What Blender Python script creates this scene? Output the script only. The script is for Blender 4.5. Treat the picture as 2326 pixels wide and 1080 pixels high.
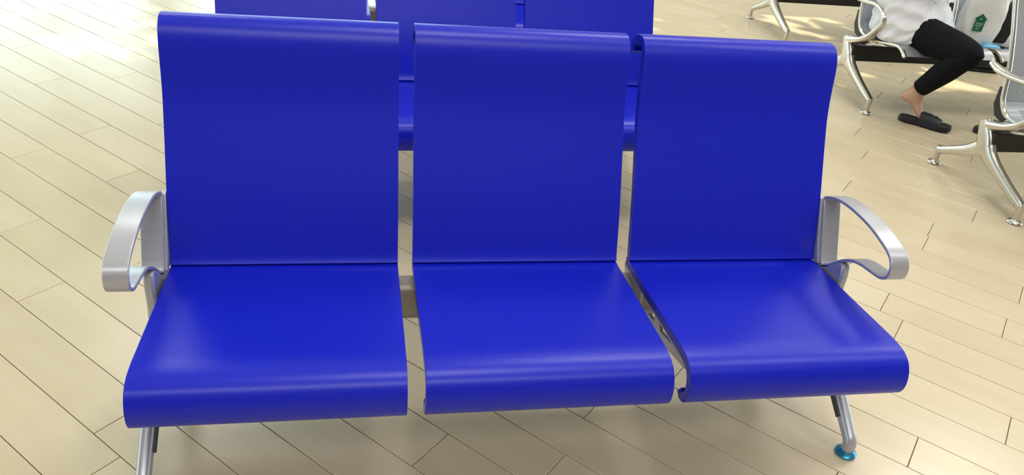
import bpy, bmesh, math, random
from mathutils import Vector, Matrix, noise

# ------------------------------------------------------------------ clear
for o in list(bpy.data.objects):
    bpy.data.objects.remove(o, do_unlink=True)
scene = bpy.context.scene
C = scene.collection
random.seed(7)

# ------------------------------------------------------------------ camera
CAM = Vector((0.4208, -1.5858, 1.4475))
YAW, PITCH, ROLL, FPX = 0.226544, 0.551457, 0.116282, 1793.9
fw = Vector((math.sin(YAW) * math.cos(PITCH), math.cos(YAW) * math.cos(PITCH), -math.sin(PITCH)))
rt = Vector((math.cos(YAW), -math.sin(YAW), 0))
up = rt.cross(fw)
rt2 = rt * math.cos(ROLL) + up * math.sin(ROLL)
up2 = up * math.cos(ROLL) - rt * math.sin(ROLL)
cd = bpy.data.cameras.new('camera')
cd.sensor_fit = 'HORIZONTAL'
cd.sensor_width = 36.0
cd.lens = 36.0 * FPX / 2326.0
cd.clip_start = 0.05
cam = bpy.data.objects.new('camera', cd)
C.objects.link(cam)
M = Matrix((rt2, up2, -fw)).transposed().to_4x4()
M.translation = CAM
cam.matrix_world = M
scene.camera = cam

# ------------------------------------------------------------------ world, sun, lights, exposure
SKY_STRENGTH = 3.6
SUN_STRENGTH = 8.0
PANEL_WATT = 61.0
EXPOSURE = 0.06
w = bpy.data.worlds.new('world')
scene.world = w
w.use_nodes = True
nt = w.node_tree
nt.nodes.clear()
bg = nt.nodes.new('ShaderNodeBackground')
bg.inputs[0].default_value = (0.76, 1.0, 0.99, 1)
bg.inputs[1].default_value = SKY_STRENGTH
wo = nt.nodes.new('ShaderNodeOutputWorld')
nt.links.new(bg.outputs[0], wo.inputs[0])

SUN_DIR = Vector((-0.5, 1.0, 0.95)).normalized()      # towards the sun
sd = bpy.data.lights.new('sun', 'SUN')
sd.energy = SUN_STRENGTH
sd.angle = math.radians(0.28)
sd.color = (1.0, 0.86, 0.62)
sun = bpy.data.objects.new('sun', sd)
C.objects.link(sun)
sun.rotation_euler = SUN_DIR.to_track_quat('Z', 'Y').to_euler()
sun.location = SUN_DIR * 20

CEIL = 6.8
for lx, ly, lk in ((-1.6, -5.2, 1.0), (1.0, -5.2, 1.0), (3.6, -5.2, .5), (-0.3, -6.0, 1.0), (2.3, -6.0, .8), (1.2, -0.4, 1.55), (4.6, -0.4, 1.0), (8.0, -0.4, 1.0),
                   (3.4, 4.2, 2.1), (8.0, 4.2, 2.1), (-2.0, 8.0, 1.5), (8.0, 8.0, 1)):
    if True:
        ld = bpy.data.lights.new('added_ceiling_panel', 'AREA')  # unseen overhead lamps added; spots and powers balance seats and floor
        ld.shape = 'RECTANGLE'
        ld.size = 1.6
        ld.size_y = 1.6
        ld.energy = PANEL_WATT * lk
        ld.color = (1.0, 0.96, 0.9)
        lo = bpy.data.objects.new('added_ceiling_panel', ld)
        C.objects.link(lo)
        lo.location = (lx, ly, CEIL - 0.06)

vs = scene.view_settings
vs.view_transform = 'Standard'
vs.look = 'None'
vs.gamma = 1.0
vs.use_curve_mapping = False
vs.exposure = EXPOSURE


# ------------------------------------------------------------------ materials
def mat(name, base, rough=0.5, metal=0.0, spec=0.5, var=0.0, vscale=8.0, bump=0.0, bscale=200.0, coat=0.0,
        rvar=0.0, stretch=None):
    m = bpy.data.materials.new(name)
    m.use_nodes = True
    n = m.node_tree.nodes
    l = m.node_tree.links
    b = n['Principled BSDF']
    b.inputs['Base Color'].default_value = (*base, 1)
    b.inputs['Roughness'].default_value = rough
    b.inputs['Metallic'].default_value = metal
    b.inputs['Specular IOR Level'].default_value = spec
    b.inputs['Coat Weight'].default_value = coat
    tc = n.new('ShaderNodeTexCoord')
    src = tc.outputs['Object']
    if stretch:
        mp = n.new('ShaderNodeMapping')
        mp.inputs['Scale'].default_value = stretch
        l.new(src, mp.inputs[0])
        src = mp.outputs[0]
    if var > 0:
        nz = n.new('ShaderNodeTexNoise')
        nz.inputs['Scale'].default_value = vscale
        nz.inputs['Detail'].default_value = 5
        l.new(src, nz.inputs['Vector'])
        mx = n.new('ShaderNodeMix')
        mx.data_type = 'RGBA'
        mx.inputs['A'].default_value = (*[c * (1 - var) for c in base], 1)
        mx.inputs['B'].default_value = (*[min(1, c * (1 + var)) for c in base], 1)
        l.new(nz.outputs['Fac'], mx.inputs['Factor'])
        l.new(mx.outputs['Result'], b.inputs['Base Color'])
    if rvar > 0:
        nr = n.new('ShaderNodeTexNoise')
        nr.inputs['Scale'].default_value = vscale * 1.7
        nr.inputs['Detail'].default_value = 4
        l.new(src, nr.inputs['Vector'])
        mr = n.new('ShaderNodeMapRange')
        mr.inputs['To Min'].default_value = max(0.02, rough - rvar)
        mr.inputs['To Max'].default_value = rough + rvar
        l.new(nr.outputs['Fac'], mr.inputs['Value'])
        l.new(mr.outputs[0], b.inputs['Roughness'])
    if bump > 0:
        nb = n.new('ShaderNodeTexNoise')
        nb.inputs['Scale'].default_value = bscale
        nb.inputs['Detail'].default_value = 2
        l.new(src, nb.inputs['Vector'])
        bp = n.new('ShaderNodeBump')
        bp.inputs['Strength'].default_value = bump
        bp.inputs['Distance'].default_value = 0.002
        l.new(nb.outputs['Fac'], bp.inputs['Height'])
        l.new(bp.outputs[0], b.inputs['Normal'])
    return m


def plank_material():
    m = bpy.data.materials.new('maple_plank')
    m.use_nodes = True
    n = m.node_tree.nodes
    l = m.node_tree.links
    b = n['Principled BSDF']
    tc = n.new('ShaderNodeTexCoord')
    oi = n.new('ShaderNodeObjectInfo')
    sc = n.new('ShaderNodeMath')
    sc.operation = 'MULTIPLY'
    sc.inputs[1].default_value = 40.0
    l.new(oi.outputs['Random'], sc.inputs[0])
    cx_ = n.new('ShaderNodeCombineXYZ')
    for i_ in range(3):
        l.new(sc.outputs[0], cx_.inputs[i_])
    off = n.new('ShaderNodeVectorMath')
    off.operation = 'ADD'
    l.new(cx_.outputs[0], off.inputs[0])
    l.new(tc.outputs['Object'], off.inputs[1])

    def nz(scale, vec, detail):
        mp = n.new('ShaderNodeMapping')
        mp.inputs['Scale'].default_value = vec
        l.new(off.outputs[0], mp.inputs[0])
        g = n.new('ShaderNodeTexNoise')
        g.inputs['Scale'].default_value = scale
        g.inputs['Detail'].default_value = detail
        g.inputs['Roughness'].default_value = 0.5
        l.new(mp.outputs[0], g.inputs['Vector'])
        return g.outputs['Fac']
    grain = nz(1.0, (3, 42, 1), 3)
    cloud = nz(1.0, (3.2, 11, 1), 2)
    ad = n.new('ShaderNodeMath')
    ad.operation = 'MULTIPLY_ADD'
    l.new(grain, ad.inputs[0])
    ad.inputs[1].default_value = 0.45
    l.new(cloud, ad.inputs[2])
    ad2 = n.new('ShaderNodeMath')
    ad2.operation = 'MULTIPLY_ADD'
    l.new(oi.outputs['Random'], ad2.inputs[0])
    ad2.inputs[1].default_value = 0.35
    l.new(ad.outputs[0], ad2.inputs[2])
    mr = n.new('ShaderNodeMapRange')
    mr.inputs['From Min'].default_value = 0.5
    mr.inputs['From Max'].default_value = 1.3
    l.new(ad2.outputs[0], mr.inputs['Value'])
    mx = n.new('ShaderNodeMix')
    mx.data_type = 'RGBA'
    mx.inputs['A'].default_value = (0.575, 0.480, 0.325, 1)
    mx.inputs['B'].default_value = (0.650, 0.560, 0.405, 1)
    l.new(mr.outputs[0], mx.inputs['Factor'])
    l.new(mx.outputs['Result'], b.inputs['Base Color'])
    b.inputs['Roughness'].default_value = 0.25
    b.inputs['Specular IOR Level'].default_value = 0.85
    return m


def perforated_material():
    m = bpy.data.materials.new('perforated_steel')
    m.use_nodes = True
    n = m.node_tree.nodes
    l = m.node_tree.links
    b = n['Principled BSDF']
    b.inputs['Base Color'].default_value = (0.43, 0.46, 0.51, 1)
    b.inputs['Metallic'].default_value = 0.55
    b.inputs['Roughness'].default_value = 0.36
    uv = n.new('ShaderNodeUVMap')
    uv.uv_map = 'UVMap'
    sx = n.new('ShaderNodeSeparateXYZ')
    l.new(uv.outputs[0], sx.inputs[0])

    def mth(op, a, bb=None):
        x = n.new('ShaderNodeMath')
        x.operation = op
        for i, v in enumerate((a, bb)):
            if v is None:
                continue
            if isinstance(v, (int, float)):
                x.inputs[i].default_value = v
            else:
                l.new(v, x.inputs[i])
        return x.outputs[0]
    PIT = 0.0105
    u = mth('DIVIDE', sx.outputs['X'], PIT)
    v = mth('DIVIDE', sx.outputs['Y'], PIT)
    row = mth('FLOOR', v)
    sh = mth('MULTIPLY', mth('MODULO', row, 2.0), 0.5)
    fu = mth('SUBTRACT', mth('FRACT', mth('ADD', u, sh)), 0.5)
    fv = mth('SUBTRACT', mth('FRACT', v), 0.5)
    d = mth('SQRT', mth('ADD', mth('MULTIPLY', fu, fu), mth('MULTIPLY', fv, fv)))
    hole = mth('LESS_THAN', d, 0.34)
    # holes only in the middle field of each panel (u and v are metres, centred)
    inu = mth('LESS_THAN', mth('ABSOLUTE', sx.outputs['X']), 0.19)
    vv = mth('ABSOLUTE', sx.outputs['Y'])
    inv = mth('LESS_THAN', vv, 0.16)
    fac = mth('MULTIPLY', hole, mth('MULTIPLY', inu, inv))
    tr = n.new('ShaderNodeBsdfTransparent')
    mx = n.new('ShaderNodeMixShader')
    l.new(fac, mx.inputs[0])
    l.new(b.outputs[0], mx.inputs[1])
    l.new(tr.outputs[0], mx.inputs[2])
    l.new(mx.outputs[0], n['Material Output'].inputs['Surface'])
    return m


BLUE = mat('blue_polyurethane', (0.0046, 0.0125, 0.525), rough=0.31, spec=0.34, var=0.04, vscale=3, bump=0.12, bscale=420)
ALU = mat('silver_painted_aluminium', (0.47, 0.475, 0.55), rough=0.3, metal=0.4, var=0.02, vscale=6)
RECESS_SHADE = mat('painted_recess_shade', (0.05, 0.05, 0.055), rough=0.6, var=0.1)  # shade of the leg recess put in as a dark colour
BEAM = mat('grey_beam_paint', (0.33, 0.30, 0.27), rough=0.45, metal=0.3, var=0.05)
FILM = mat('blue_protective_film', (0.03, 0.27, 0.47), rough=0.18, metal=0.5, var=0.25, vscale=40)
CHROME = mat('polished_aluminium', (0.62, 0.59, 0.55), rough=0.23, metal=1.0, var=0.03, vscale=5)
BLACK = mat('black_painted_steel', (0.008, 0.006, 0.006), rough=0.5, var=0.2)
PERF = perforated_material()
PLANK = plank_material()
GROUT = mat('dark_joint_base', (0.22, 0.17, 0.10), rough=0.8, var=0.1)
WALL = mat('white_wall_paint', (0.55, 0.54, 0.52), rough=0.8, var=0.02)
DARKWALL = mat('low_bounce_wall', (0.24, 0.22, 0.20), rough=0.7, var=0.05)  # wall tone darkened to keep bounced light off the backrests
CEILM = mat('white_ceiling', (0.78, 0.77, 0.74), rough=0.9, var=0.02)
FRAME = mat('window_frame_paint', (0.55, 0.56, 0.57), rough=0.4, var=0.03)
SKIN = mat('skin', (0.62, 0.36, 0.25), rough=0.5, var=0.08, vscale=14)
SHIRT = mat('white_cotton', (0.84, 0.84, 0.93), rough=0.85, var=0.02, spec=0.2)
LEGG = mat('black_jersey', (0.006, 0.007, 0.009), rough=0.85, spec=0.15, var=0.2)
HAIR = mat('black_hair', (0.01, 0.008, 0.007), rough=0.45, var=0.2)
RUBBER = mat('black_rubber', (0.010, 0.009, 0.011), rough=0.6, var=0.2)
NAVY = mat('dark_navy_strap', (0.010, 0.011, 0.022), rough=0.55, var=0.2)
BAG = mat('white_plastic_film', (0.83, 0.83, 0.80), rough=0.35, var=0.03, vscale=5)
GREEN = mat('green_print', (0.006, 0.13, 0.065), rough=0.45, var=0.08)
PRINT = mat('pale_print', (0.55, 0.72, 0.63), rough=0.5, var=0.02)
CYAN = mat('light_blue_packet', (0.16, 0.50, 0.80), rough=0.4, var=0.05)
BLKBAG = mat('black_fabric', (0.012, 0.010, 0.010), rough=0.8, var=0.2)
PHONE = mat('dark_glass', (0.012, 0.013, 0.016), rough=0.12, var=0.1)
TEALD = mat('dark_teal_fabric', (0.010, 0.016, 0.020), rough=0.7, var=0.2)
LEAF = mat('leaf_green', (0.10, 0.22, 0.05), rough=0.6, var=0.3)
BARK = mat('bark', (0.12, 0.09, 0.06), rough=0.9, var=0.3)


# ------------------------------------------------------------------ helpers
def link(name, me, m=None, parent=None, smooth=True, bevel=0.0, seg=2, angle=40):
    o = bpy.data.objects.new(name, me)
    C.objects.link(o)
    if m is not None and not me.materials:
        me.materials.append(m)
    if parent is not None:
        o.parent = parent
    if bevel > 0:
        bv = o.modifiers.new('bevel', 'BEVEL')
        bv.width = bevel
        bv.segments = seg
        bv.limit_method = 'ANGLE'
        bv.angle_limit = math.radians(angle)
        bv.harden_normals = False
    if smooth:
        for p in me.polygons:
            p.use_smooth = True
        me.set_sharp_from_angle(angle=math.radians(38))
    return o


def from_bm(name, bm, m, parent=None, **k):
    bmesh.ops.recalc_face_normals(bm, faces=bm.faces[:])
    me = bpy.data.meshes.new(name)
    bm.to_mesh(me)
    bm.free()
    return link(name, me, m, parent, **k)


def tag(o, label=None, cat=None, group=None, kind=None):
    if label:
        o['label'] = label
    if cat:
        o['category'] = cat
    if group:
        o['group'] = group
    if kind:
        o['kind'] = kind
    return o


def empty(name, loc=(0, 0, 0), rz=0.0):
    o = bpy.data.objects.new(name, None)
    C.objects.link(o)
    o.empty_display_size = 0.1
    o.location = loc
    o.rotation_euler = (0, 0, rz)
    return o


def copy_tree(o, parent=None):
    c = o.copy()
    C.objects.link(c)
    c.parent = parent
    for ch in list(o.children):
        copy_tree(ch, c)
    return c


def catmull(pts, n=4, closed=False):
    P = [Vector(p) for p in pts]
    out = []
    N = len(P)
    rng = range(N) if closed else range(N - 1)
    for i in rng:
        if closed:
            a, b, c, d = P[(i - 1) % N], P[i], P[(i + 1) % N], P[(i + 2) % N]
        else:
            a, b, c, d = P[max(i - 1, 0)], P[i], P[i + 1], P[min(i + 2, N - 1)]
        for k in range(n):
            t = k / n
            out.append(0.5 * ((2 * b) + (c - a) * t + (2 * a - 5 * b + 4 * c - d) * t * t + (3 * b - a - 3 * c + d) * t ** 3))
    if not closed:
        out.append(P[-1].copy())
    return out


def left_normals(P, closed=False):
    out = []
    N = len(P)
    for i in range(N):
        a = P[(i - 1) % N] if (closed or i > 0) else P[i]
        b = P[(i + 1) % N] if (closed or i < N - 1) else P[i]
        d = (b - a).normalized()
        out.append(Vector((-d.y, d.x)))
    return out


def shell(name, pts, t, x0, x1, m, parent, n=4, bevel=0.005, uv=False):
    """a bent sheet: profile in (y, z), thickness t towards its left, extruded from x0 to x1"""
    P = catmull([Vector((p[0], p[1])) for p in pts], n)
    Nn = left_normals(P)
    Q = [p + q * t for p, q in zip(P, Nn)]
    bm = bmesh.new()
    rings = []
    for x in (x0, x1):
        rings.append(([bm.verts.new((x, p.x, p.y)) for p in P], [bm.verts.new((x, q.x, q.y)) for q in Q]))
    (a, b), (c, d) = rings
    k = len(P)
    for i in range(k - 1):
        bm.faces.new((a[i], a[i + 1], c[i + 1], c[i]))
        bm.faces.new((b[i], d[i], d[i + 1], b[i + 1]))
        bm.faces.new((a[i], b[i], b[i + 1], a[i + 1]))
        bm.faces.new((c[i], c[i + 1], d[i + 1], d[i]))
    bm.faces.new((a[0], c[0], d[0], b[0]))
    bm.faces.new((a[-1], b[-1], d[-1], c[-1]))
    if uv:
        L = [0.0]
        for i in range(1, k):
            L.append(L[-1] + (P[i] - P[i - 1]).length)
        mid = uv if not isinstance(uv, bool) else L[-1] / 2
        vmap = {}
        for lst in (a, b, c, d):
            for i, v in enumerate(lst):
                vmap[v] = (v.co.x - (x0 + x1) / 2, L[i] - mid)
        ul = bm.loops.layers.uv.new('UVMap')
        for f in bm.faces:
            for lp in f.loops:
                lp[ul].uv = vmap[lp.vert]
    return from_bm(name, bm, m, parent, bevel=bevel, seg=3)


def plate(name, outer, holes, x0, x1, m, parent, bevel=0.0025):
    """flat plate in the (y, z) plane with holes, from x0 to x1"""
    bm = bmesh.new()
    for loop in [outer] + list(holes):
        vs_ = [bm.verts.new((x0, p[0], p[1])) for p in loop]
        for i in range(len(vs_)):
            bm.edges.new((vs_[i], vs_[(i + 1) % len(vs_)]))
    bmesh.ops.triangle_fill(bm, use_beauty=True, edges=bm.edges[:])
    ex = bmesh.ops.extrude_face_region(bm, geom=bm.faces[:])
    for v in ex['geom']:
        if isinstance(v, bmesh.types.BMVert):
            v.co.x = x1
    return from_bm(name, bm, m, parent, bevel=bevel, seg=2)


def strap_loop(name, pts, t, x0, x1, m, parent, n=5):
    P = catmull([Vector((p[0], p[1])) for p in pts], n, closed=True)
    Nn = left_normals(P, closed=True)
    bm = bmesh.new()
    R = []
    for x, s in ((x0, 0.5), (x1, 0.5), (x1, -0.5), (x0, -0.5)):
        R.append([bm.verts.new((x, p.x + q.x * t * s, p.y + q.y * t * s)) for p, q in zip(P, Nn)])
    k = len(P)
    for i in range(k):
        j = (i + 1) % k
        for r in range(4):
            A, B = R[r], R[(r + 1) % 4]
            bm.faces.new((A[i], A[j], B[j], B[i]))
    return from_bm(name, bm, m, parent, bevel=0.0022, seg=2)


def sweep(bm, path, radii, seg=12, squash=1.0, refv=None, power=2.0, caps=True):
    """tube along a 3-D path; radii per point (number or (a, b))"""
    P = [Vector(p) for p in path]
    n = len(P)
    T = []
    for i in range(n):
        T.append((P[min(i + 1, n - 1)] - P[max(i - 1, 0)]).normalized())
    r = Vector(refv) if refv else Vector((1, 0, 0))
    if abs(r.normalized().dot(T[0])) > 0.95:
        r = Vector((0, 1, 0))
    rings = []
    for i in range(n):
        u = (r - T[i] * r.dot(T[i])).normalized()
        v = T[i].cross(u)
        r = u
        ra = radii[i] if isinstance(radii, (list, tuple)) else radii
        a, b = ra if isinstance(ra, (list, tuple)) else (ra, ra * squash)
        ring = []
        for k in range(seg):
            th = 2 * math.pi * k / seg
            c, s = math.cos(th), math.sin(th)
            c = math.copysign(abs(c) ** (2 / power), c)
            s = math.copysign(abs(s) ** (2 / power), s)
            ring.append(bm.verts.new(P[i] + u * (a * c) + v * (b * s)))
        rings.append(ring)
    for i in range(n - 1):
        for k in range(seg):
            j = (k + 1) % seg
            bm.faces.new((rings[i][k], rings[i][j], rings[i + 1][j], rings[i + 1][k]))
    if caps:
        bm.faces.new(rings[0][::-1])
        bm.faces.new(rings[-1])
    return rings


def tube(name, path, radii, m, parent, seg=12, smoothn=0, **k):
    if smoothn:
        P = catmull([Vector(p) for p in path], smoothn)
        if isinstance(radii, (list, tuple)):
            rr = [Vector(r) if isinstance(r, (tuple, list)) else Vector((r, r)) for r in radii]
            rr = [tuple(v) for v in catmull(rr, smoothn)]
        else:
            rr = radii
        path, radii = P, rr
    bm = bmesh.new()
    sweep(bm, path, radii, seg, **k)
    return from_bm(name, bm, m, parent)


def box_bm(bm, x0, x1, y0, y1, z0, z1):
    v = [bm.verts.new((x, y, z)) for z in (z0, z1) for y in (y0, y1) for x in (x0, x1)]
    for f in ((0, 2, 3, 1), (4, 5, 7, 6), (0, 1, 5, 4), (2, 6, 7, 3), (0, 4, 6, 2), (1, 3, 7, 5)):
        bm.faces.new([v[i] for i in f])


def box(name, x0, x1, y0, y1, z0, z1, m, parent=None, bevel=0.0, **k):
    bm = bmesh.new()
    box_bm(bm, x0, x1, y0, y1, z0, z1)
    return from_bm(name, bm, m, parent, bevel=bevel, **k)


def lathe(name, prof, loc, m, parent, seg=24):
    """prof: list of (r, z); bottom to top"""
    bm = bmesh.new()
    rings = []
    for r, z in prof:
        rings.append([bm.verts.new((loc[0] + r * math.cos(2 * math.pi * k / seg), loc[1] + r * math.sin(2 * math.pi * k / seg),
                                    loc[2] + z)) for k in range(seg)])
    for i in range(len(rings) - 1):
        for k in range(seg):
            j = (k + 1) % seg
            bm.faces.new((rings[i][k], rings[i][j], rings[i + 1][j], rings[i + 1][k]))
    bm.faces.new(rings[0][::-1])
    bm.faces.new(rings[-1])
    return from_bm(name, bm, m, parent)


# ------------------------------------------------------------------ floor: planks laid at 45 degrees
PW, OFF, PL = 0.13537, -0.36733, 1.163
DD = Vector((math.sqrt(0.5), -math.sqrt(0.5)))     # along the planks
NN = Vector((math.sqrt(0.5), math.sqrt(0.5)))      # across the planks
X0, X1, Y0, Y1 = -7.0, 11.0, -7.0, 9.0             # the hall
floor = box('floor', X0, X1, Y0, Y1, -0.06, -0.006, GROUT, smooth=False)
tag(floor, 'pale maple plank floor laid diagonally through the hall', None, kind='structure')
JOINT = {5: .851, 1: -.031, 2: -.634, 6: -1.097, 7: -1.505, 8: 1.407, 9: .934, 10: 1.545, 15: 1.316, 16: 1.668, 17: 1.05,
         18: 1.69, 20: 1.337, 21: .969, 22: 1.46, 24: .942, 26: .837}


def plank_rings(ln, wd, g=0.0010, ch=0.0010):
    a, b = ln / 2 - g, wd / 2 - g
    pts = [(-a, -b, -0.006), (a, -b, -0.006), (a, b, -0.006), (-a, b, -0.006),
           (-a, -b, -ch), (a, -b, -ch), (a, b, -ch), (-a, b, -ch),
           (-a + ch, -b + ch, 0), (a - ch, -b + ch, 0), (a - ch, b - ch, 0), (-a + ch, b - ch, 0)]
    faces = [(8, 9, 10, 11)]
    for s in (0, 4):
        for i in range(4):
            j = (i + 1) % 4
            faces.append((s + i, s + j, s + 4 + j, s + 4 + i))
    return pts, faces


pp, pf = plank_rings(PL, PW)
plank_me = bpy.data.meshes.new('plank')
plank_me.from_pydata(pp, [], pf)
plank_me.materials.append(PLANK)


def cam_px(p):
    d = Vector(p) - CAM
    z = d.dot(fw)
    if z < 0.1:
        return None
    return 1163 + FPX * d.dot(rt2) / z, 540 - FPX * d.dot(up2) / z, z


cands = []
rng = random.Random(3)
for k in range(-110, 110):
    base = JOINT.get(k)
    if base is None:
        base = (k * 0.437 + rng.uniform(-.08, .08)) % PL
    for j in range(-16, 17):
        s = base + (j + 0.5) * PL
        q = (OFF + (k + 0.5) * PW)
        c = DD * s + NN * q
        if not (X0 - .3 < c.x < X1 + .3 and Y0 - .3 < c.y < Y1 + .3):
            continue
        best = 1e9
        for t in (-0.5, -0.25, 0, 0.25, 0.5):
            e = c + DD * (t * PL)
            px = cam_px((e.x, e.y, 0))
            if px is None:
                continue
            dx = max(0, -px[0], px[0] - 2326)
            dy = max(0, -px[1], px[1] - 1080)
            best = min(best, math.hypot(dx, dy) + px[2] * 20)
        cands.append((best, c.x, c.y))
cands.sort()
ROTP = Matrix.Rotation(-math.pi / 4, 4, 'Z')
for i, (b_, x, y) in enumerate(cands[:290]):
    o = bpy.data.objects.new('plank', plank_me)
    C.objects.link(o)
    o.parent = floor
    o.location = (x, y, 0)
    o.rotation_euler = (0, 0, -math.pi / 4)
vv, ff = [], []
cz, sz = math.cos(-math.pi / 4), math.sin(-math.pi / 4)
for b_, x, y in cands[290:]:
    s = len(vv)
    vv += [(x + p[0] * cz - p[1] * sz, y + p[0] * sz + p[1] * cz, p[2]) for p in pp]
    ff += [tuple(s + i for i in f) for f in pf]
me = bpy.data.meshes.new('outer_planks')
me.from_pydata(vv, [], ff)
op = link('outer_planks', me, PLANK, floor, smooth=False)
tag(op, kind='stuff')

# ------------------------------------------------------------------ room shell (outside the frame; gives the light and reflections)
tag(box('ceiling', X0, X1, Y0, Y1, CEIL, CEIL + 0.1, CEILM, smooth=False), 'white ceiling of the waiting hall', kind='structure')
tag(box('wall_front', X0, X1, Y0 - 0.15, Y0, 0, CEIL, DARKWALL, smooth=False), 'wall behind the viewer, darkened to cut bounced light', kind='structure')


def side_wall(name, label, xa, xb, ya, yb, z0, z1, wname, wlabel):
    bm = bmesh.new()
    box_bm(bm, xa, xb, Y0, ya, 0, CEIL)
    box_bm(bm, xa, xb, yb, Y1, 0, CEIL)
    box_bm(bm, xa, xb, ya, yb, 0, z0)
    box_bm(bm, xa, xb, ya, yb, z1, CEIL)
    tag(from_bm(name, bm, WALL, smooth=False), label, kind='structure')
    wn = empty(wname, ((xa + xb) / 2, 0, 0))
    tag(wn, wlabel, kind='structure')
    nn = max(2, round((yb - ya) / 1.6))
    for i in range(nn + 1):
        y = ya + (yb - ya) * i / nn
        box('mullion', -0.05, 0.05, y - 0.04, y + 0.04, z0, z1, FRAME, wn, smooth=False)
    for z in (z0, (z0 + z1) / 2, z1):
        box('transom', -0.05, 0.05, ya, yb, z - 0.03, z + 0.03, FRAME, wn, smooth=False)


side_wall('wall_right', 'right wall of the hall with an opening added for daylight', X1, X1 + 0.15, -2.0, 3.2, 0.15, 3.4, 'added_window_right', 'unseen right-hand window added for low side light')  # opening added to bring low daylight under the benches
side_wall('wall_left', 'left wall of the hall with a long opening added for daylight', X0 - 0.15, X0, -2.0, 8.6, 0.15, 2.4, 'added_window_left', 'unseen left-hand windows added for low side light')  # window row added for low light from the left side
WX0, WX1, WZ0, WZ1 = -6.6, 1.6, 0.15, 6.5
WB0, WB1 = 2.9, 5.0          # solid band between the low window and an upper slot added for the sun
bm = bmesh.new()
box_bm(bm, X0, WX0, Y1, Y1 + 0.15, 0, CEIL)
box_bm(bm, WX1, X1, Y1, Y1 + 0.15, 0, CEIL)
box_bm(bm, WX0, WX1, Y1, Y1 + 0.15, 0, WZ0)
box_bm(bm, WX0, WX1, Y1, Y1 + 0.15, WZ1, CEIL)
box_bm(bm, WX0, WX1, Y1, Y1 + 0.15, WB0, WB1)
wb = from_bm('wall_back', bm, WALL, smooth=False)
tag(wb, 'white end wall with a tall opening for the window', kind='structure')
win = empty('window_1', (0, Y1 + 0.05, 0))
tag(win, 'tall glazed window wall at the far end of the hall', kind='structure')
for i in range(6):
    x = WX0 + (WX1 - WX0) * i / 5
    box('mullion', x - 0.04, x + 0.04, -0.05, 0.05, WZ0, WZ1, FRAME, win, smooth=False)
for z in (WZ0, WB0, WB1, WZ1):
    box('transom', WX0, WX1, -0.05, 0.05, z - 0.03, z + 0.03, FRAME, win, smooth=False)

# unseen tree added to break the sunlight into patches through gaps in its leaves
TY = 11.0
patches = [(3.27, 3.54, .10), (3.36, 3.40, .09), (3.6, 3.64, .09), (3.45, 3.66, .06), (3.86, 3.74, .06), (3.50, 2.50, .12), (3.36, 2.42, .07), (3.66, 2.40, .10),
           (3.9, 2.62, .12), (3.99, 2.30, .13), (4.15, 2.26, .1), (3.99, 2.45, .07), (4.3, 2.9, .1), (4.6, 2.5, .1), (3.75, 2.2, .06),
           (-1.26, 3.06, .12), (-1.14, 3.12, .09), (-0.98, 2.5, .07), (-0.84, 2.53, .11), (-0.66, 2.5, .07), (-1.38, 2.8, .07), (-0.98, 2.98, .06),
           (-0.83, 3.05, .06), (0.5, 3.6, .2), (.2, 3.5, .15), (-.2, 3.3, .12)]
holes = []  # gaps cut in the foliage along sun rays to the wanted patches
for x, y, r in patches:
    t = (TY - y) / SUN_DIR.y
    q = Vector((x, y, 0)) + SUN_DIR * t
    holes.append((q.x, q.z, r * 0.55))
tree = empty('sun_mask_tree', (-2.5, TY, 0))
tag(tree, 'unseen leafy tree added outside the tall window to pattern the sunlight', 'tree')
vv, ff = [], []
rg = random.Random(11)
for i in range(15000):
    x = rg.uniform(-9.5, 4.0)
    z = rg.uniform(5.4, 11.5)
    y = rg.uniform(-0.15, 0.15)
    s = rg.uniform(0.09, 0.17)
    ok = True
    for hx, hz, r in holes:
        if (x - hx) ** 2 + ((z - hz) * 1.0) ** 2 < (r + s * 0.75) ** 2:
            ok = False
            break
    if not ok:
        continue
    a = rg.uniform(0, math.pi)
    u = Vector((math.cos(a), rg.uniform(-.4, .4), math.sin(a))) * s
    v = Vector((-math.sin(a), rg.uniform(-.4, .4), math.cos(a))) * s * 0.6
    c = Vector((x + 2.5, y, z))
    b0 = len(vv)
    vv += [c - u, c - u * .2 - v, c + u, c - u * .2 + v]
    ff.append((b0, b0 + 1, b0 + 2, b0 + 3))
me = bpy.data.meshes.new('foliage')
me.from_pydata([tuple(v) for v in vv], [], ff)
tag(link('foliage', me, LEAF, tree, smooth=False), kind='stuff')
tube('trunk', [(0, 0, 0), (.05, 0, 2), (-.05, .05, 4), (0, 0, 7)], [.26, .2, .17, .1], BARK, tree, smoothn=3)

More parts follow.
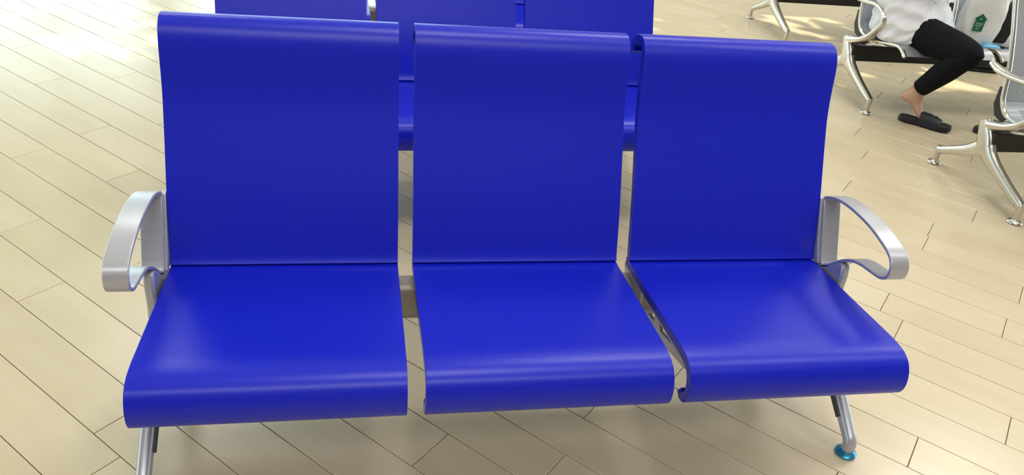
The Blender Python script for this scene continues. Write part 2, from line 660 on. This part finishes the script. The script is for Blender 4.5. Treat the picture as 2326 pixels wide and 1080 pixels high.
# ------------------------------------------------------------------ blue benches
SW, SP = 0.5145, 0.55
BACK = [(0.277, 0.826), (0.285, 0.845), (0.272, 0.867), (0.246, 0.884), (0.216, 0.889), (0.194, 0.880), (0.179, 0.862), (0.169, 0.835),
        (0.160, 0.79), (0.143, 0.723), (0.109, 0.64), (0.063, 0.535), (0.035, 0.46), (0.020, 0.415), (0.010, 0.388), (0.0015, 0.3745)]
SEAT = [(0.030, 0.3675), (0.0, 0.3695), (-0.05, 0.373), (-0.2, 0.3855), (-0.32, 0.396), (-0.37, 0.3995), (-0.405, 0.397), (-0.429, 0.385), (-0.443, 0.364),
        (-0.4485, 0.340), (-0.445, 0.317), (-0.432, 0.300), (-0.412, 0.294), (-0.396, 0.303)]
ARM = [(0.057, 0.529), (0.030, 0.545), (-0.007, 0.557), (-0.063, 0.564), (-0.132, 0.564), (-0.191, 0.556), (-0.236, 0.544), (-0.256, 0.524), (-0.257, 0.498),
       (-0.238, 0.481), (-0.205, 0.474), (-0.165, 0.467), (-0.129, 0.455), (-0.096, 0.434), (-0.065, 0.405), (-0.040, 0.380), (-0.024, 0.374), (-0.012, 0.388),
       (0.000, 0.412), (0.028, 0.471), (0.047, 0.510)]
HUB = [(-0.020, 0.376), (-0.060, 0.404), (-0.090, 0.426), (-0.108, 0.424), (-0.114, 0.395), (-0.116, 0.34), (-0.122, 0.318), (-0.108, 0.292), (-0.075, 0.232),
       (-0.02, 0.205), (0.03, 0.212), (0.075, 0.245), (0.07, 0.30), (0.035, 0.345), (0.0, 0.38)]
TEMPLATES = {}


def blue_bench(name, label, group):
    root = empty(name)
    tag(root, label, 'bench', group)
    W = SP * 2 + SW
    for i in range(3):
        x = SP * i
        if i == 0:
            b = shell('backrest', BACK, 0.022, x, x + SW, BLUE, root, n=4)
            s = shell('seat', SEAT, 0.022, x, x + SW, BLUE, root, n=4)
            b0, s0 = b, s
        else:
            for src in (b0, s0):
                c = src.copy()
                C.objects.link(c)
                c.parent = root
                c.location.x = x
        # brackets under both edges of the seat
    tri1 = [(-0.150, 0.322), (-0.183, 0.345), (-0.190, 0.328)]
    tri2 = [(-0.216, 0.348), (-0.298, 0.352), (-0.232, 0.333)]
    tri3 = [(-0.09, 0.30), (-0.125, 0.318), (-0.155, 0.345), (-0.08, 0.338)]
    under = [(0.028, 0.344), (-0.05, 0.3500), (-0.2, 0.3625), (-0.32, 0.373), (-0.368, 0.3765), (-0.396, 0.372)]
    bsp = catmull([Vector(p) for p in BACK[8:]], 3)
    bnn = left_normals(bsp)
    back_in = [p + n * 0.0225 for p, n in zip(bsp, bnn)][:-1]
    back_out = [p + n * 0.046 for p, n in zip(bsp, bnn)][:-1]
    outer = [tuple(p) for p in back_in] + under + [(-0.385, 0.352), (-0.285, 0.324), (-0.06, 0.262), (0.02, 0.262), (0.058, 0.33)] + \
            [tuple(p) for p in reversed(back_out)]
    first = None
    for i in range(3):
        for xx in (SP * i + 0.010, SP * i + SW - 0.018):
            if first is None:
                first = plate('support_bracket', outer, [tri1, tri2, tri3], 0, 0.008, ALU, root, bevel=0.001)
                first.location.x = xx
            else:
                c = first.copy()
                C.objects.link(c)
                c.parent = root
                c.location.x = xx
    box('beam', -0.03, W + 0.03, -0.034, 0.030, 0.226, 0.325, BEAM, root, bevel=0.016, seg=4)
    for side in (0, 1):
        xi = -0.008 if side == 0 else W + 0.008
        xo = -0.056 if side == 0 else W + 0.056
        xa, xb = min(xi, xo), max(xi, xo)
        strap_loop('armrest', ARM, 0.008, xa, xb, ALU, root)
        xc = (xa + xb) / 2
        so = -1 if side == 0 else 1
        h0, h1 = xi + so * 0.000, xi + so * 0.022
        plate('leg_hub', HUB, [], min(h0, h1), max(h0, h1), ALU, root, bevel=0.006)
        p0, p1 = xi - so * 0.0065, xi + so * 0.004
        plate('arm_post', [(-0.016, 0.372), (0.006, 0.412), (0.034, 0.471), (0.060, 0.527), (0.082, 0.527), (0.062, 0.471), (0.036, 0.412), (0.016, 0.366)], [],
              min(p0, p1), max(p0, p1), ALU, root, bevel=0.0015)
        ins = 1 if side == 0 else -1
        for fr in (-1, 1):
            if fr < 0:
                pth = [(xc, -0.02, 0.262), (xc, -0.12, 0.190), (xc, -0.238, 0.110), (xc, -0.312, 0.060), (xc, -0.336, 0.040), (xc, -0.338, 0.016)]
            else:
                pth = [(xc, 0.02, 0.262), (xc, 0.10, 0.195), (xc, 0.20, 0.118), (xc, 0.27, 0.063), (xc, 0.292, 0.042), (xc, 0.294, 0.016)]
            lg = tube('leg', pth, [(.021, .030), (.019, .026), (.0165, .020), (.0155, .018), (.0155, .0165), (.0145, .015)], ALU, root, seg=14,
                      smoothn=4, power=2.6)
            # dark strip standing in for the shade of the hollow inner side
            a, b = Vector(pth[1]), Vector(pth[3])
            d = (b - a)
            q0, q1 = a - d * 0.15, a + d * 0.86
            nrm = Vector((0, -d.z, d.y)).normalized()
            bm = bmesh.new()
            hw = 0.009
            xi1, xi2 = xc + ins * 0.012, xc + ins * 0.0205
            vs_ = []
            for X in (xi1, xi2):
                for q, ww in ((q0, 0.013), (q1, 0.007)):
                    for sgn in (-1, 1):
                        p = q + nrm * (ww * sgn)
                        vs_.append(bm.verts.new((X, p.y, p.z)))
            for f in ((0, 1, 3, 2), (4, 6, 7, 5), (0, 2, 6, 4), (1, 5, 7, 3), (0, 4, 5, 1), (2, 3, 7, 6)):
                bm.faces.new([vs_[i] for i in f])
            ch = from_bm('channel_shade', bm, RECESS_SHADE, lg, bevel=0.001)
            fo = pth[-1]
            lathe('foot_pad', [(0.020, 0.0), (0.0262, 0.002), (0.0265, 0.007), (0.022, 0.0115), (0.014, 0.015), (0.010, 0.018)], (fo[0], fo[1], 0.0), FILM, root, seg=28)
    return root


GB = 'three-seat blue benches in rows'
bench1 = blue_bench('blue_bench', 'three-seat glossy blue bench with silver armrests nearest the viewer', GB)
bench2 = copy_tree(bench1)
tag(bench2, 'three-seat blue bench directly behind the nearest blue bench')
bench2.location = (-0.058, 1.179, 0)
bench2.rotation_euler.z = 0.033
bench3 = copy_tree(bench1)
tag(bench3, 'farthest three-seat blue bench, glimpsed through gaps of the second')
bench3.location = (-0.045, 2.275, 0)
bench3.rotation_euler.z = 0.02

# ------------------------------------------------------------------ perforated metal benches
RIM = [(0.560, 0.86), (0.545, 0.82), (0.511, 0.746), (0.448, 0.62), (0.396, 0.495), (0.378, 0.43), (0.362, 0.385), (0.325, 0.346), (0.27, 0.334), (0.19, 0.337),
       (0.10, 0.351), (0.017, 0.367), (-0.024, 0.370), (-0.058, 0.358), (-0.086, 0.338)]
MARM = [(0.46, 0.520), (0.40, 0.508), (0.34, 0.506), (0.26, 0.512), (0.205, 0.519), (0.150, 0.513), (0.112, 0.495), (0.096, 0.468), (0.102, 0.438), (0.145, 0.388),
        (0.185, 0.352), (0.235, 0.322), (0.29, 0.303), (0.345, 0.285)]
MSW, MSP = 0.53, 0.57


def metal_bench(name, label, group):
    root = empty(name)
    tag(root, label, 'bench', group)
    pr = None
    for i in range(3):
        x = 0.035 + MSP * i
        if pr is None:
            bk = shell('back_panel', [(p[0] - 0.004, p[1] + 0.004) for p in RIM[1:7]], 0.003, x + 0.012, x + MSW - 0.012, PERF, root, bevel=0, uv=0.28)
            st = shell('seat_panel', [(p[0], p[1] + 0.006) for p in RIM[6:]], 0.003, x + 0.012, x + MSW - 0.012, PERF, root, bevel=0, uv=0.2)
            pr = [bk, st]
            for sx in (x + 0.008, x + MSW - 0.008):
                r = tube('side_rail', [(sx, p[0], p[1]) for p in RIM], [(.010, .008)] * len(RIM), CHROME, root, seg=10, smoothn=3, power=3.0)
                pr.append(r)
                # bolt fixing the back to the rail
                pl = plate('rail_bracket', [(0.345, 0.362), (0.392, 0.44), (0.405, 0.435), (0.40, 0.36), (0.37, 0.318), (0.32, 0.305), (0.27, 0.322)], [],
                           sx - 0.005, sx + 0.005, BLACK, root, bevel=0.001)
                pr.append(pl)
                b2 = plate('seat_bracket', [(0.30, 0.328), (0.10, 0.342), (0.06, 0.343), (0.16, 0.318), (0.25, 0.285), (0.33, 0.285)],
                           [[(0.16, 0.334), (0.11, 0.338), (0.165, 0.324)], [(0.23, 0.328), (0.18, 0.331), (0.19, 0.318), (0.23, 0.305)]],
                           sx - 0.006, sx + 0.006, CHROME, root, bevel=0.001)
                pr.append(b2)
            pr.append(tube('top_rail', [(x + 0.008, 0.556, 0.850), (x + 0.2, 0.558, 0.852), (x + MSW - 0.008, 0.556, 0.850)], 0.009, CHROME, root, seg=10))
        else:
            for src in pr:
                c = src.copy()
                C.objects.link(c)
                c.parent = root
                c.location.x = MSP * i
    WM = 0.07 + 2 * MSP + MSW
    box('beam', -0.01, WM + 0.01, 0.265, 0.325, 0.192, 0.276, BLACK, root, bevel=0.004)
    for x in (0.0, WM):
        # cast leg: hub with a long near leg and a long far leg
        tube('hub', [(x, 0.352, 0.302), (x, 0.330, 0.262), (x, 0.312, 0.225), (x, 0.300, 0.19), (x, 0.296, 0.165)], [(.026, .030), (.026, .037), (.025, .043), (.024, .045), (.020, .034)],
             CHROME, root, seg=14, smoothn=3, power=3)
        tube('leg', [(x, 0.300, 0.205), (x, 0.262, 0.175), (x, 0.20, 0.146), (x, 0.11, 0.110), (x, 0.035, 0.083), (x, 0.004, 0.072)],
             [(.023, .042), (.022, .034), (.020, .027), (.0185, .022), (.018, .020), (.016, .017)], CHROME, root, seg=14, smoothn=3, power=2.8)
        tube('leg', [(x, 0.306, 0.200), (x, 0.345, 0.170), (x, 0.39, 0.142), (x, 0.46, 0.108), (x, 0.525, 0.077), (x, 0.545, 0.070)],
             [(.023, .040), (.022, .033), (.020, .026), (.0185, .021), (.018, .019), (.016, .017)], CHROME, root, seg=14, smoothn=3, power=2.8)
        for fy in (0.0, 0.545):
            lathe('ankle', [(0.0145, 0.012), (0.0145, 0.05), (0.0155, 0.075), (0.014, 0.086), (0.006, 0.09)], (x, fy, 0), CHROME, root, seg=16)
            lathe('foot_pad', [(0.024, 0.0), (0.0305, 0.002), (0.0305, 0.006), (0.026, 0.012), (0.015, 0.017), (0.011, 0.019)], (x, fy, 0), CHROME, root, seg=24)
        tube('armrest', [(x, p[0], p[1]) for p in MARM], [(.012, .011)] + [(.025, .0135)] * 9 + [(.025, .015), (.025, .017), (.025, .020), (.026, .026)], CHROME, root, seg=14,
             smoothn=4, power=2.6)
    return root


GM = 'perforated metal benches at the right'
mA = metal_bench('metal_bench', 'chrome perforated bench on which the person in a white shirt sits', GM)
mA.location = (3.055, 1.925, 0)
mB = copy_tree(mA)
tag(mB, 'chrome perforated bench nearest the viewer, cut by the right edge')
mB.location = (3.07, 0.805, 0)
mC = copy_tree(mA)
tag(mC, 'farthest chrome perforated bench behind the person, at the top edge')
mC.location = (3.15, 3.065, 0)


# ------------------------------------------------------------------ person on the metal bench
def skin_fig(name, verts, edges, radii, m, parent, sub=2, root_i=0):
    me = bpy.data.meshes.new(name)
    me.from_pydata(verts, edges, [])
    o = bpy.data.objects.new(name, me)
    C.objects.link(o)
    o.modifiers.new('skin', 'SKIN')
    sl = me.skin_vertices[0] if len(me.skin_vertices) else None
    if sl is None:
        bpy.context.view_layer.objects.active = o
        bm = bmesh.new()
        bm.from_mesh(me)
        bm.verts.layers.skin.verify()
        bm.to_mesh(me)
        bm.free()
        sl = me.skin_vertices[0]
    for i, r in enumerate(radii):
        sl.data[i].radius = r if isinstance(r, (tuple, list)) else (r, r)
        sl.data[i].use_root = (i == root_i)
    sb = o.modifiers.new('sub', 'SUBSURF')
    sb.levels = sub
    sb.render_levels = sub
    bpy.context.view_layer.update()
    dg = bpy.context.evaluated_depsgraph_get()
    nm = bpy.data.meshes.new_from_object(o.evaluated_get(dg))
    bpy.data.objects.remove(o, do_unlink=True)
    nm.materials.clear()
    nm.name = name
    ob = link(name, nm, m, parent)
    for p in nm.polygons:
        p.use_smooth = True
    return ob


PX, PY = 3.275, 2.110                # pelvis
FV = Vector((0.62, -0.78, 0)).normalized()
RV = Vector((FV.y, -FV.x, 0))        # the person's right


def loc(r, f, z):
    v = Vector((PX, PY, 0)) + RV * r + FV * f
    return (v.x, v.y, z)


person = empty('person', (PX, PY, 0.36))
tag(person, 'seated person in white shirt and black leggings, one heel lifted off a slipper', 'person')
inv = Vector((-PX, -PY, -0.36))


def L(p):
    return tuple(Vector(p) + inv)


RHIP, RKNEE, RANK = Vector(loc(.088, .01, .425)), Vector((3.290, 1.650, .430)), Vector((3.240, 1.858, .148))
RHEEL, RBALL, RTOE = Vector((3.200, 1.888, .112)), Vector((3.290, 1.806, .040)), Vector((3.318, 1.776, .030))
LHIP, LKNEE, LANK = Vector(loc(-.085, .02, .43)), Vector(loc(-.03, .16, .40)), Vector(loc(-.0, .0, .40))
verts = [loc(0, 0, .46), loc(0, -.035, .60), loc(0, -.05, .74), loc(0, -.04, .86), loc(0, -.02, .95), loc(0, .0, 1.02), loc(0, .035, 1.09), loc(0, .03, 1.17),
         RHIP, (RHIP + RKNEE) / 2, RKNEE, RKNEE.lerp(RANK, .3), RKNEE.lerp(RANK, .75), RANK, RBALL, RTOE,
         LHIP, (LHIP + LKNEE) / 2, LKNEE, LKNEE.lerp(LANK, .4), LANK, loc(.03, .0, .395),
         loc(.17, -.03, .90), loc(.23, .02, .74), loc(.19, .16, .80), loc(.12, .25, .88),
         loc(-.17, -.03, .90), loc(-.245, .03, .69), loc(-.20, .17, .78), loc(-.10, .26, .88), RHEEL]
rad = [(.13, .10), (.12, .09), (.13, .09), (.13, .09), (.06, .055), (.045, .045), (.07, .085), (.065, .08),
       .065, .058, .044, .046, .036, .031, (.030, .018), (.026, .012),
       .065, .055, .042, .036, .03, .026,
       .048, .04, .034, .026, .048, .04, .034, .026, .026]
edges = [(0, 1), (1, 2), (2, 3), (3, 4), (4, 5), (5, 6), (6, 7), (0, 8), (8, 9), (9, 10), (10, 11), (11, 12), (12, 13), (13, 14), (14, 15), (0, 16), (16, 17), (17, 18), (18, 19),
         (19, 20), (20, 21), (3, 22), (22, 23), (23, 24), (24, 25), (3, 26), (26, 27), (27, 28), (28, 29), (13, 30)]
body = skin_fig('body', [L(v) for v in verts], edges, rad, SKIN, person)


def hand(wrist, direction, side):
    """palm and five fingers grown from the wrist"""
    d = Vector(direction).normalized()
    s = (RV * side).normalized()
    u = Vector((0, 0, 1))
    w0 = Vector(wrist)
    vs_, es, rs = [w0 - d * .02, w0 + d * .035, w0 + d * .06], [(0, 1), (1, 2)], [(.024, .016), (.030, .014), (.032, .012)]
    for k, (o_, ln) in enumerate(((-.028, .058), (-.010, .070), (.010, .066), (.027, .050))):
        i0 = len(vs_)
        b = w0 + d * .066 + s * o_
        vs_ += [b, b + d * ln * .5 - u * .008, b + d * ln - u * .024]
        rs += [.0085, .008, .007]
        es += [(2, i0), (i0, i0 + 1), (i0 + 1, i0 + 2)]
    i0 = len(vs_)
    b = w0 + d * .02 - s * .03
    vs_ += [b, b + d * .025 - s * .02 - u * .006, b + d * .055 - s * .022 - u * .014]
    rs += [.011, .0095, .008]
    es += [(1, i0), (i0, i0 + 1), (i0 + 1, i0 + 2)]
    return skin_fig('hand', [L(v) for v in vs_], es, rs, SKIN, body, sub=1)


hand(loc(.12, .25, .88), FV - RV * .5 + Vector((0, 0, .6)), 1)
hand(loc(-.10, .26, .88), FV + RV * .5 + Vector((0, 0, .6)), -1)

# face and hair (above the frame)
hb = []
hc = Vector(loc(0, .035, 1.13))


def blob(name, c, r, m, par, seg=10):
    bm = bmesh.new()
    bmesh.ops.create_uvsphere(bm, u_segments=seg, v_segments=seg, radius=1)
    for v in bm.verts:
        p = RV * (v.co.x * r[0]) + FV * (v.co.y * r[1]) + Vector((0, 0, v.co.z * r[2]))
        v.co = Vector(L(Vector(c) + p))
    return from_bm(name, bm, m, par)


for s in (-1, 1):
    blob('eye', hc + RV * (.03 * s) + FV * .082 + Vector((0, 0, .005)), (.014, .008, .008), HAIR, body)
    blob('ear', hc + RV * (.078 * s) + FV * -.005, (.012, .02, .03), SKIN, body)
blob('nose', hc + FV * .095 + Vector((0, 0, -.025)), (.014, .018, .022), SKIN, body)
blob('mouth', hc + FV * .080 + Vector((0, 0, -.065)), (.024, .010, .007), mat('lips', (.42, .14, .12), rough=.5, var=.05), body)
hair = blob('hair', hc + FV * -.022 + Vector((0, 0, .035)), (.088, .098, .092), HAIR, person, seg=20)

# leggings
def leg_path(pts, rad, n=5):
    P = catmull([Vector(p) for p in pts], n)
    R = [v.x for v in catmull([Vector((r, 0)) for r in rad], n)]
    return [Vector(L(p)) for p in P], R


bm = bmesh.new()
kb = (RKNEE - RHIP).normalized()
P, R = leg_path([RHIP - kb * .07, RHIP, (RHIP + RKNEE) / 2, RKNEE - kb * .05, RKNEE + kb * .004 + Vector((0, 0, -.012)), RKNEE.lerp(RANK, .14), RKNEE.lerp(RANK, .4), RKNEE.lerp(RANK, .7), RKNEE.lerp(RANK, .86)],
                [.070, .098, .086, .070, .062, .061, .060, .050, .045])
sweep(bm, P, R, seg=20)
P, R = leg_path([LHIP - FV * .06, LHIP, (LHIP + LKNEE) / 2, LKNEE, LKNEE + FV * .04], [.07, .09, .07, .055, .03])
sweep(bm, P, R, seg=18)
P, R = leg_path([LKNEE, LKNEE.lerp(LANK, .5), LKNEE.lerp(LANK, .9)], [.055, .052, .04])
sweep(bm, P, R, seg=16)
P, R = leg_path([loc(.17, -.02, .445), loc(.1, -.02, .455), loc(0, -.02, .46), loc(-.1, -.02, .455), loc(-.17, -.02, .445)], [.05, .105, .115, .105, .05])
sweep(bm, P, R, seg=18)
legg = from_bm('leggings', bm, LEGG, person)

# loose shirt: rings around the torso, wrinkled
bm = bmesh.new()
rows = [(.366, .01, .01, .21, .165), (.40, .01, .01, .228, .185), (.445, .01, .005, .232, .190), (.50, .005, -.01, .226, .175), (.56, .015, -.035, .218, .158),
        (.64, .01, -.045, .215, .155), (.74, 0, -.05, .215, .15), (.84, 0, -.045, .215, .14), (.91, 0, -.04, .195, .12), (.955, 0, -.03, .13, .09), (.985, 0, -.02, .075, .07)]
rr = catmull([Vector(r[:4]) for r in rows], 10)
rb = catmull([Vector((r[4], 0)) for r in rows], 10)
rings = []
NSEG = 120
for q, b in zip(rr, rb):
    z, cr_, cf, a = q
    ring = []
    for k in range(NSEG):
        th = 2 * math.pi * k / NSEG
        c, s = math.cos(th), math.sin(th)
        c = math.copysign(abs(c) ** .85, c)
        s = math.copysign(abs(s) ** .85, s)
        p = Vector((PX, PY, z)) + RV * (cr_ + a * c) + FV * (cf + b.x * s)
        nz = noise.noise(Vector((th * 1.3 + z * 9, z * 16 - th * 1.0, 2.0)))
        nz2 = noise.noise(Vector((th * .5 + z * 2, z * 26 - th * 3.4, 5.0)))
        rad_dir = (RV * c + FV * s).normalized()
        nz3 = noise.noise(Vector((th * 1.0, z * 17 - th * 5.2, 9.0)))
        p += rad_dir * (nz * .014 + (1 - abs(nz2)) ** 3 * .012 + (1 - abs(nz3)) ** 3 * .010 - .010)
        ring.append(bm.verts.new(L(p)))
    rings.append(ring)
for i in range(len(rings) - 1):
    for k in range(NSEG):
        j = (k + 1) % NSEG
        bm.faces.new((rings[i][k], rings[i][j], rings[i + 1][j], rings[i + 1][k]))
shirt = from_bm('shirt', bm, SHIRT, person)
for s, e in ((1, 23), (-1, 27)):
    tube('sleeve', [L(loc(.13 * s, -.04, .90)), L(loc(.19 * s, -.02, .85)), L(loc(.225 * s, .015, .76))], [.075, .068, .062], SHIRT, shirt, seg=16, smoothn=3)

# slippers
def slipper(name, label, at, ang, group=None):
    root = empty(name, (at[0], at[1], 0), ang)
    tag(root, label, 'slipper', group)
    out = [(-.125, .0), (-.118, .026), (-.09, .037), (-.04, .034), (.02, .036), (.07, .045), (.105, .040), (.128, .018), (.132, -.005), (.12, -.03), (.085, -.045), (.03, -.042),
           (-.03, -.036), (-.09, -.038), (-.117, -.026)]
    P = catmull([Vector(p) for p in out], 3, closed=True)
    bm = bmesh.new()
    lay = []
    for z, s in ((0.0, .96), (.004, 1.0), (.020, 1.0), (.026, .965), (.024, .90)):
        lay.append([bm.verts.new((p.x * s, p.y * s, z + max(0, p.x - .07) * .12)) for p in P])
    for a, b in zip(lay, lay[1:]):
        for k in range(len(P)):
            j = (k + 1) % len(P)
            bm.faces.new((a[k], a[j], b[j], b[k]))
    bm.faces.new(lay[0][::-1])
    bm.faces.new(lay[-1])
    from_bm('sole', bm, RUBBER, root)
    bm = bmesh.new()
    rr_ = []
    for x, h, wd in ((-.028, .062, .040), (.01, .060, .043), (.045, .053, .046), (.078, .042, .045)):
        ro, ri = [], []
        for k in range(13):
            th = math.pi * k / 12
            cy, cz_ = math.cos(th), math.sin(th)
            cy = math.copysign(abs(cy) ** .75, cy)
            cz_ = abs(cz_) ** .75
            ro.append(bm.verts.new((x, wd * cy, .008 + h * cz_)))
            ri.append(bm.verts.new((x, (wd - .004) * cy, .006 + (h - .006) * cz_)))
        rr_.append((ro, ri))
    for (a, ai), (b, bi) in zip(rr_, rr_[1:]):
        for k in range(12):
            bm.faces.new((a[k], a[k + 1], b[k + 1], b[k]))
            bm.faces.new((ai[k], bi[k], bi[k + 1], ai[k + 1]))
    for (a, ai) in (rr_[0], rr_[-1]):
        for k in range(12):
            bm.faces.new((a[k], ai[k], ai[k + 1], a[k + 1]))
    st = from_bm('strap', bm, NAVY, root)
    for x in (-.01, .02, .05):
        box('strap_rib', x - .003, x + .003, -.018, .018, .064 - max(0, x) * .13, .0685 - max(0, x) * .13, RUBBER, st, bevel=.001)
    return root


slipper('slipper', 'black slide slipper with the lifted bare foot in it', (3.305, 1.785), math.radians(-41), 'black slide slippers')
slipper('slipper', 'empty black slide slipper half hidden behind the nearest metal bench leg', (3.665, 1.660), math.radians(-36), 'black slide slippers')

# shoe far under the bench
sh = empty('shoe', (4.30, 2.70, 0), math.radians(-10))
tag(sh, 'dark shoe on the floor behind the bench, under the bent knee', 'shoe')
bm = bmesh.new()
rws = [(-.12, .025, .05), (-.10, .036, .075), (-.04, .038, .072), (.02, .04, .06), (.08, .042, .048), (.12, .030, .036), (.135, .012, .024)]
rg_ = []
for x, a, h in rws:
    rg_.append([bm.verts.new((x, a * math.cos(2 * math.pi * k / 14), .012 + h * .5 + h * .5 * math.sin(2 * math.pi * k / 14))) for k in range(14)])
for a, b in zip(rg_, rg_[1:]):
    for k in range(14):
        j = (k + 1) % 14
        bm.faces.new((a[k], a[j], b[j], b[k]))
bm.faces.new(rg_[0][::-1])
bm.faces.new(rg_[-1])
from_bm('upper', bm, TEALD, sh)
box('sole', -.125, .135, -.042, .042, 0, .02, RUBBER, sh, bevel=.008)

# ------------------------------------------------------------------ things on the bench beside the person
SZ = 0.352      # seat height there
bag = empty('plastic_bag', (3.675, 2.110, SZ - .005), math.radians(-22))
tag(bag, 'white plastic carrier bag with a green house logo standing beside the person', 'bag')
bm = bmesh.new()
brow = [(0.0, .080, .05), (.012, .088, .07), (.06, .096, .08), (.12, .098, .08), (.19, .098, .074), (.26, .096, .06), (.33, .094, .045), (.39, .09, .028), (.43, .085, .016)]
NB = 40
brs = catmull([Vector(b) for b in brow], 4)
rings = []
for q in brs:
    z, a, b = q
    ring = []
    for k in range(NB):
        th = 2 * math.pi * k / NB
        c, s = math.cos(th), math.sin(th)
        c = math.copysign(abs(c) ** .6, c)
        s = math.copysign(abs(s) ** .6, s)
        nz = noise.noise(Vector((c * 2.2, s * 2.2, z * 11))) * .012 + noise.noise(Vector((c * 6, s * 6, z * 25))) * .005
        k_ = 0.35 if (s < -.75 and abs(c) < .55) else 1.0
        ring.append(bm.verts.new((c * (a + nz * k_), s * (b + nz * k_), z)))
    rings.append(ring)
for i in range(len(rings) - 1):
    for k in range(NB):
        j = (k + 1) % NB
        bm.faces.new((rings[i][k], rings[i][j], rings[i + 1][j], rings[i + 1][k]))
bm.faces.new(rings[0][::-1])
from_bm('film', bm, BAG, bag)
for s in (-1, 1):
    tube('handle', [(s * .06, -.008, .41), (s * .062, -.006, .50), (s * .045, 0, .55), (s * .028, .004, .50), (s * .03, .006, .41)], [(.014, .003)] * 5, BAG, bag, seg=8, smoothn=4)
# printed house mark
def flat(name, pts, z, m, parent, th=.0012):
    bm = bmesh.new()
    vs_ = [bm.verts.new((p[0], p[1], z)) for p in pts]
    f = bm.faces.new(vs_)
    ex = bmesh.ops.extrude_face_region(bm, geom=[f])
    for v in ex['geom']:
        if isinstance(v, bmesh.types.BMVert):
            v.co.z += th
    return from_bm(name, bm, m, parent, smooth=False)


mark = flat('house_mark', [(-.034, -.048), (.032, -.048), (.034, .022), (.044, .024), (.0, .056), (-.044, .024), (-.034, .022)], 0, GREEN, bag)
mark.location = (-.030, -.091, .128)
mark.scale = (.72, .88, 1)
mark.rotation_euler = (math.radians(90), math.radians(-1), 0)


def lettering(txt, size, x, y, parent):
    cu = bpy.data.curves.new('lettering', 'FONT')
    cu.body = txt
    cu.size = size
    cu.align_x = 'CENTER'
    cu.extrude = .0004
    t = bpy.data.objects.new('lettering', cu)
    C.objects.link(t)
    bpy.context.view_layer.update()
    dg = bpy.context.evaluated_depsgraph_get()
    me_ = bpy.data.meshes.new_from_object(t.evaluated_get(dg))
    bpy.data.objects.remove(t, do_unlink=True)
    me_.materials.clear()
    o = link('lettering', me_, PRINT, parent, smooth=False)
    o.location = (x, y, .0018)
    return o


lettering('Asuyen', .017, .0, -.006, mark)
lettering('Asauk', .017, -.004, -.019, mark)
lettering('EST', .013, -.004, -.036, mark)
flat('star', [(.006 * (1 if i % 2 else .55) * math.sin(i * math.pi / 5) - .001, .024 + .006 * (1 if i % 2 else .55) * math.cos(i * math.pi / 5)) for i in range(10)], .0018, PRINT, mark, .0004)

# light blue packet
pk = empty('tissue_packet', (3.690, 1.990, .358), math.radians(-12))
tag(pk, 'small light blue packet lying in front of the plastic bag', 'packet')
bm = bmesh.new()
sweep(bm, [(-.046, 0, .010), (-.040, 0, .011), (-.02, 0, .012), (.02, 0, .012), (.040, 0, .011), (.046, 0, .010)], [(.028, .003), (.029, .009), (.03, .011), (.03, .011), (.029, .009), (.028, .003)],
      seg=16, refv=(0, 1, 0), power=3.2)
from_bm('wrapper', bm, CYAN, pk)
box('seal_flap', -.04, .04, -.004, .004, .0225, .0245, CYAN, pk, bevel=.0005)

ph = empty('phone', (3.800, 1.960, .362), math.radians(-8))
tag(ph, 'dark flat phone lying beside the light blue packet', 'phone')
box('body', -.075, .075, -.036, .036, 0, .008, RUBBER, ph, bevel=.003)
box('screen', -.070, .070, -.033, .033, .0078, .0088, PHONE, ph, bevel=.0003)

bb = empty('shoulder_bag', (3.855, 2.15, .352), math.radians(-15))
tag(bb, 'black fabric bag standing right of the white plastic bag', 'bag')
bm = bmesh.new()
rings = []
for z, a, b in ((0, .038, .035), (.01, .044, .045), (.08, .050, .05), (.16, .055, .046), (.20, .053, .036), (.212, .048, .026)):
    ring = []
    for k in range(28):
        th = 2 * math.pi * k / 28
        c, s = math.cos(th), math.sin(th)
        c = math.copysign(abs(c) ** .55, c)
        s = math.copysign(abs(s) ** .55, s)
        nz = noise.noise(Vector((c * 2, s * 2, z * 14))) * .006
        ring.append(bm.verts.new((c * (a + nz), s * (b + nz), z)))
    rings.append(ring)
for i in range(len(rings) - 1):
    for k in range(28):
        j = (k + 1) % 28
        bm.faces.new((rings[i][k], rings[i][j], rings[i + 1][j], rings[i + 1][k]))
bm.faces.new(rings[0][::-1])
bm.faces.new(rings[-1])
from_bm('pouch', bm, BLKBAG, bb)
tube('strap', [(-.04, 0, .20), (-.05, -.01, .26), (-.035, 0, .33), (0, .01, .35), (.035, 0, .32), (.045, -.01, .26), (.04, 0, .20)], [(.010, .0025)] * 7, BLKBAG, bb, seg=8, smoothn=4)
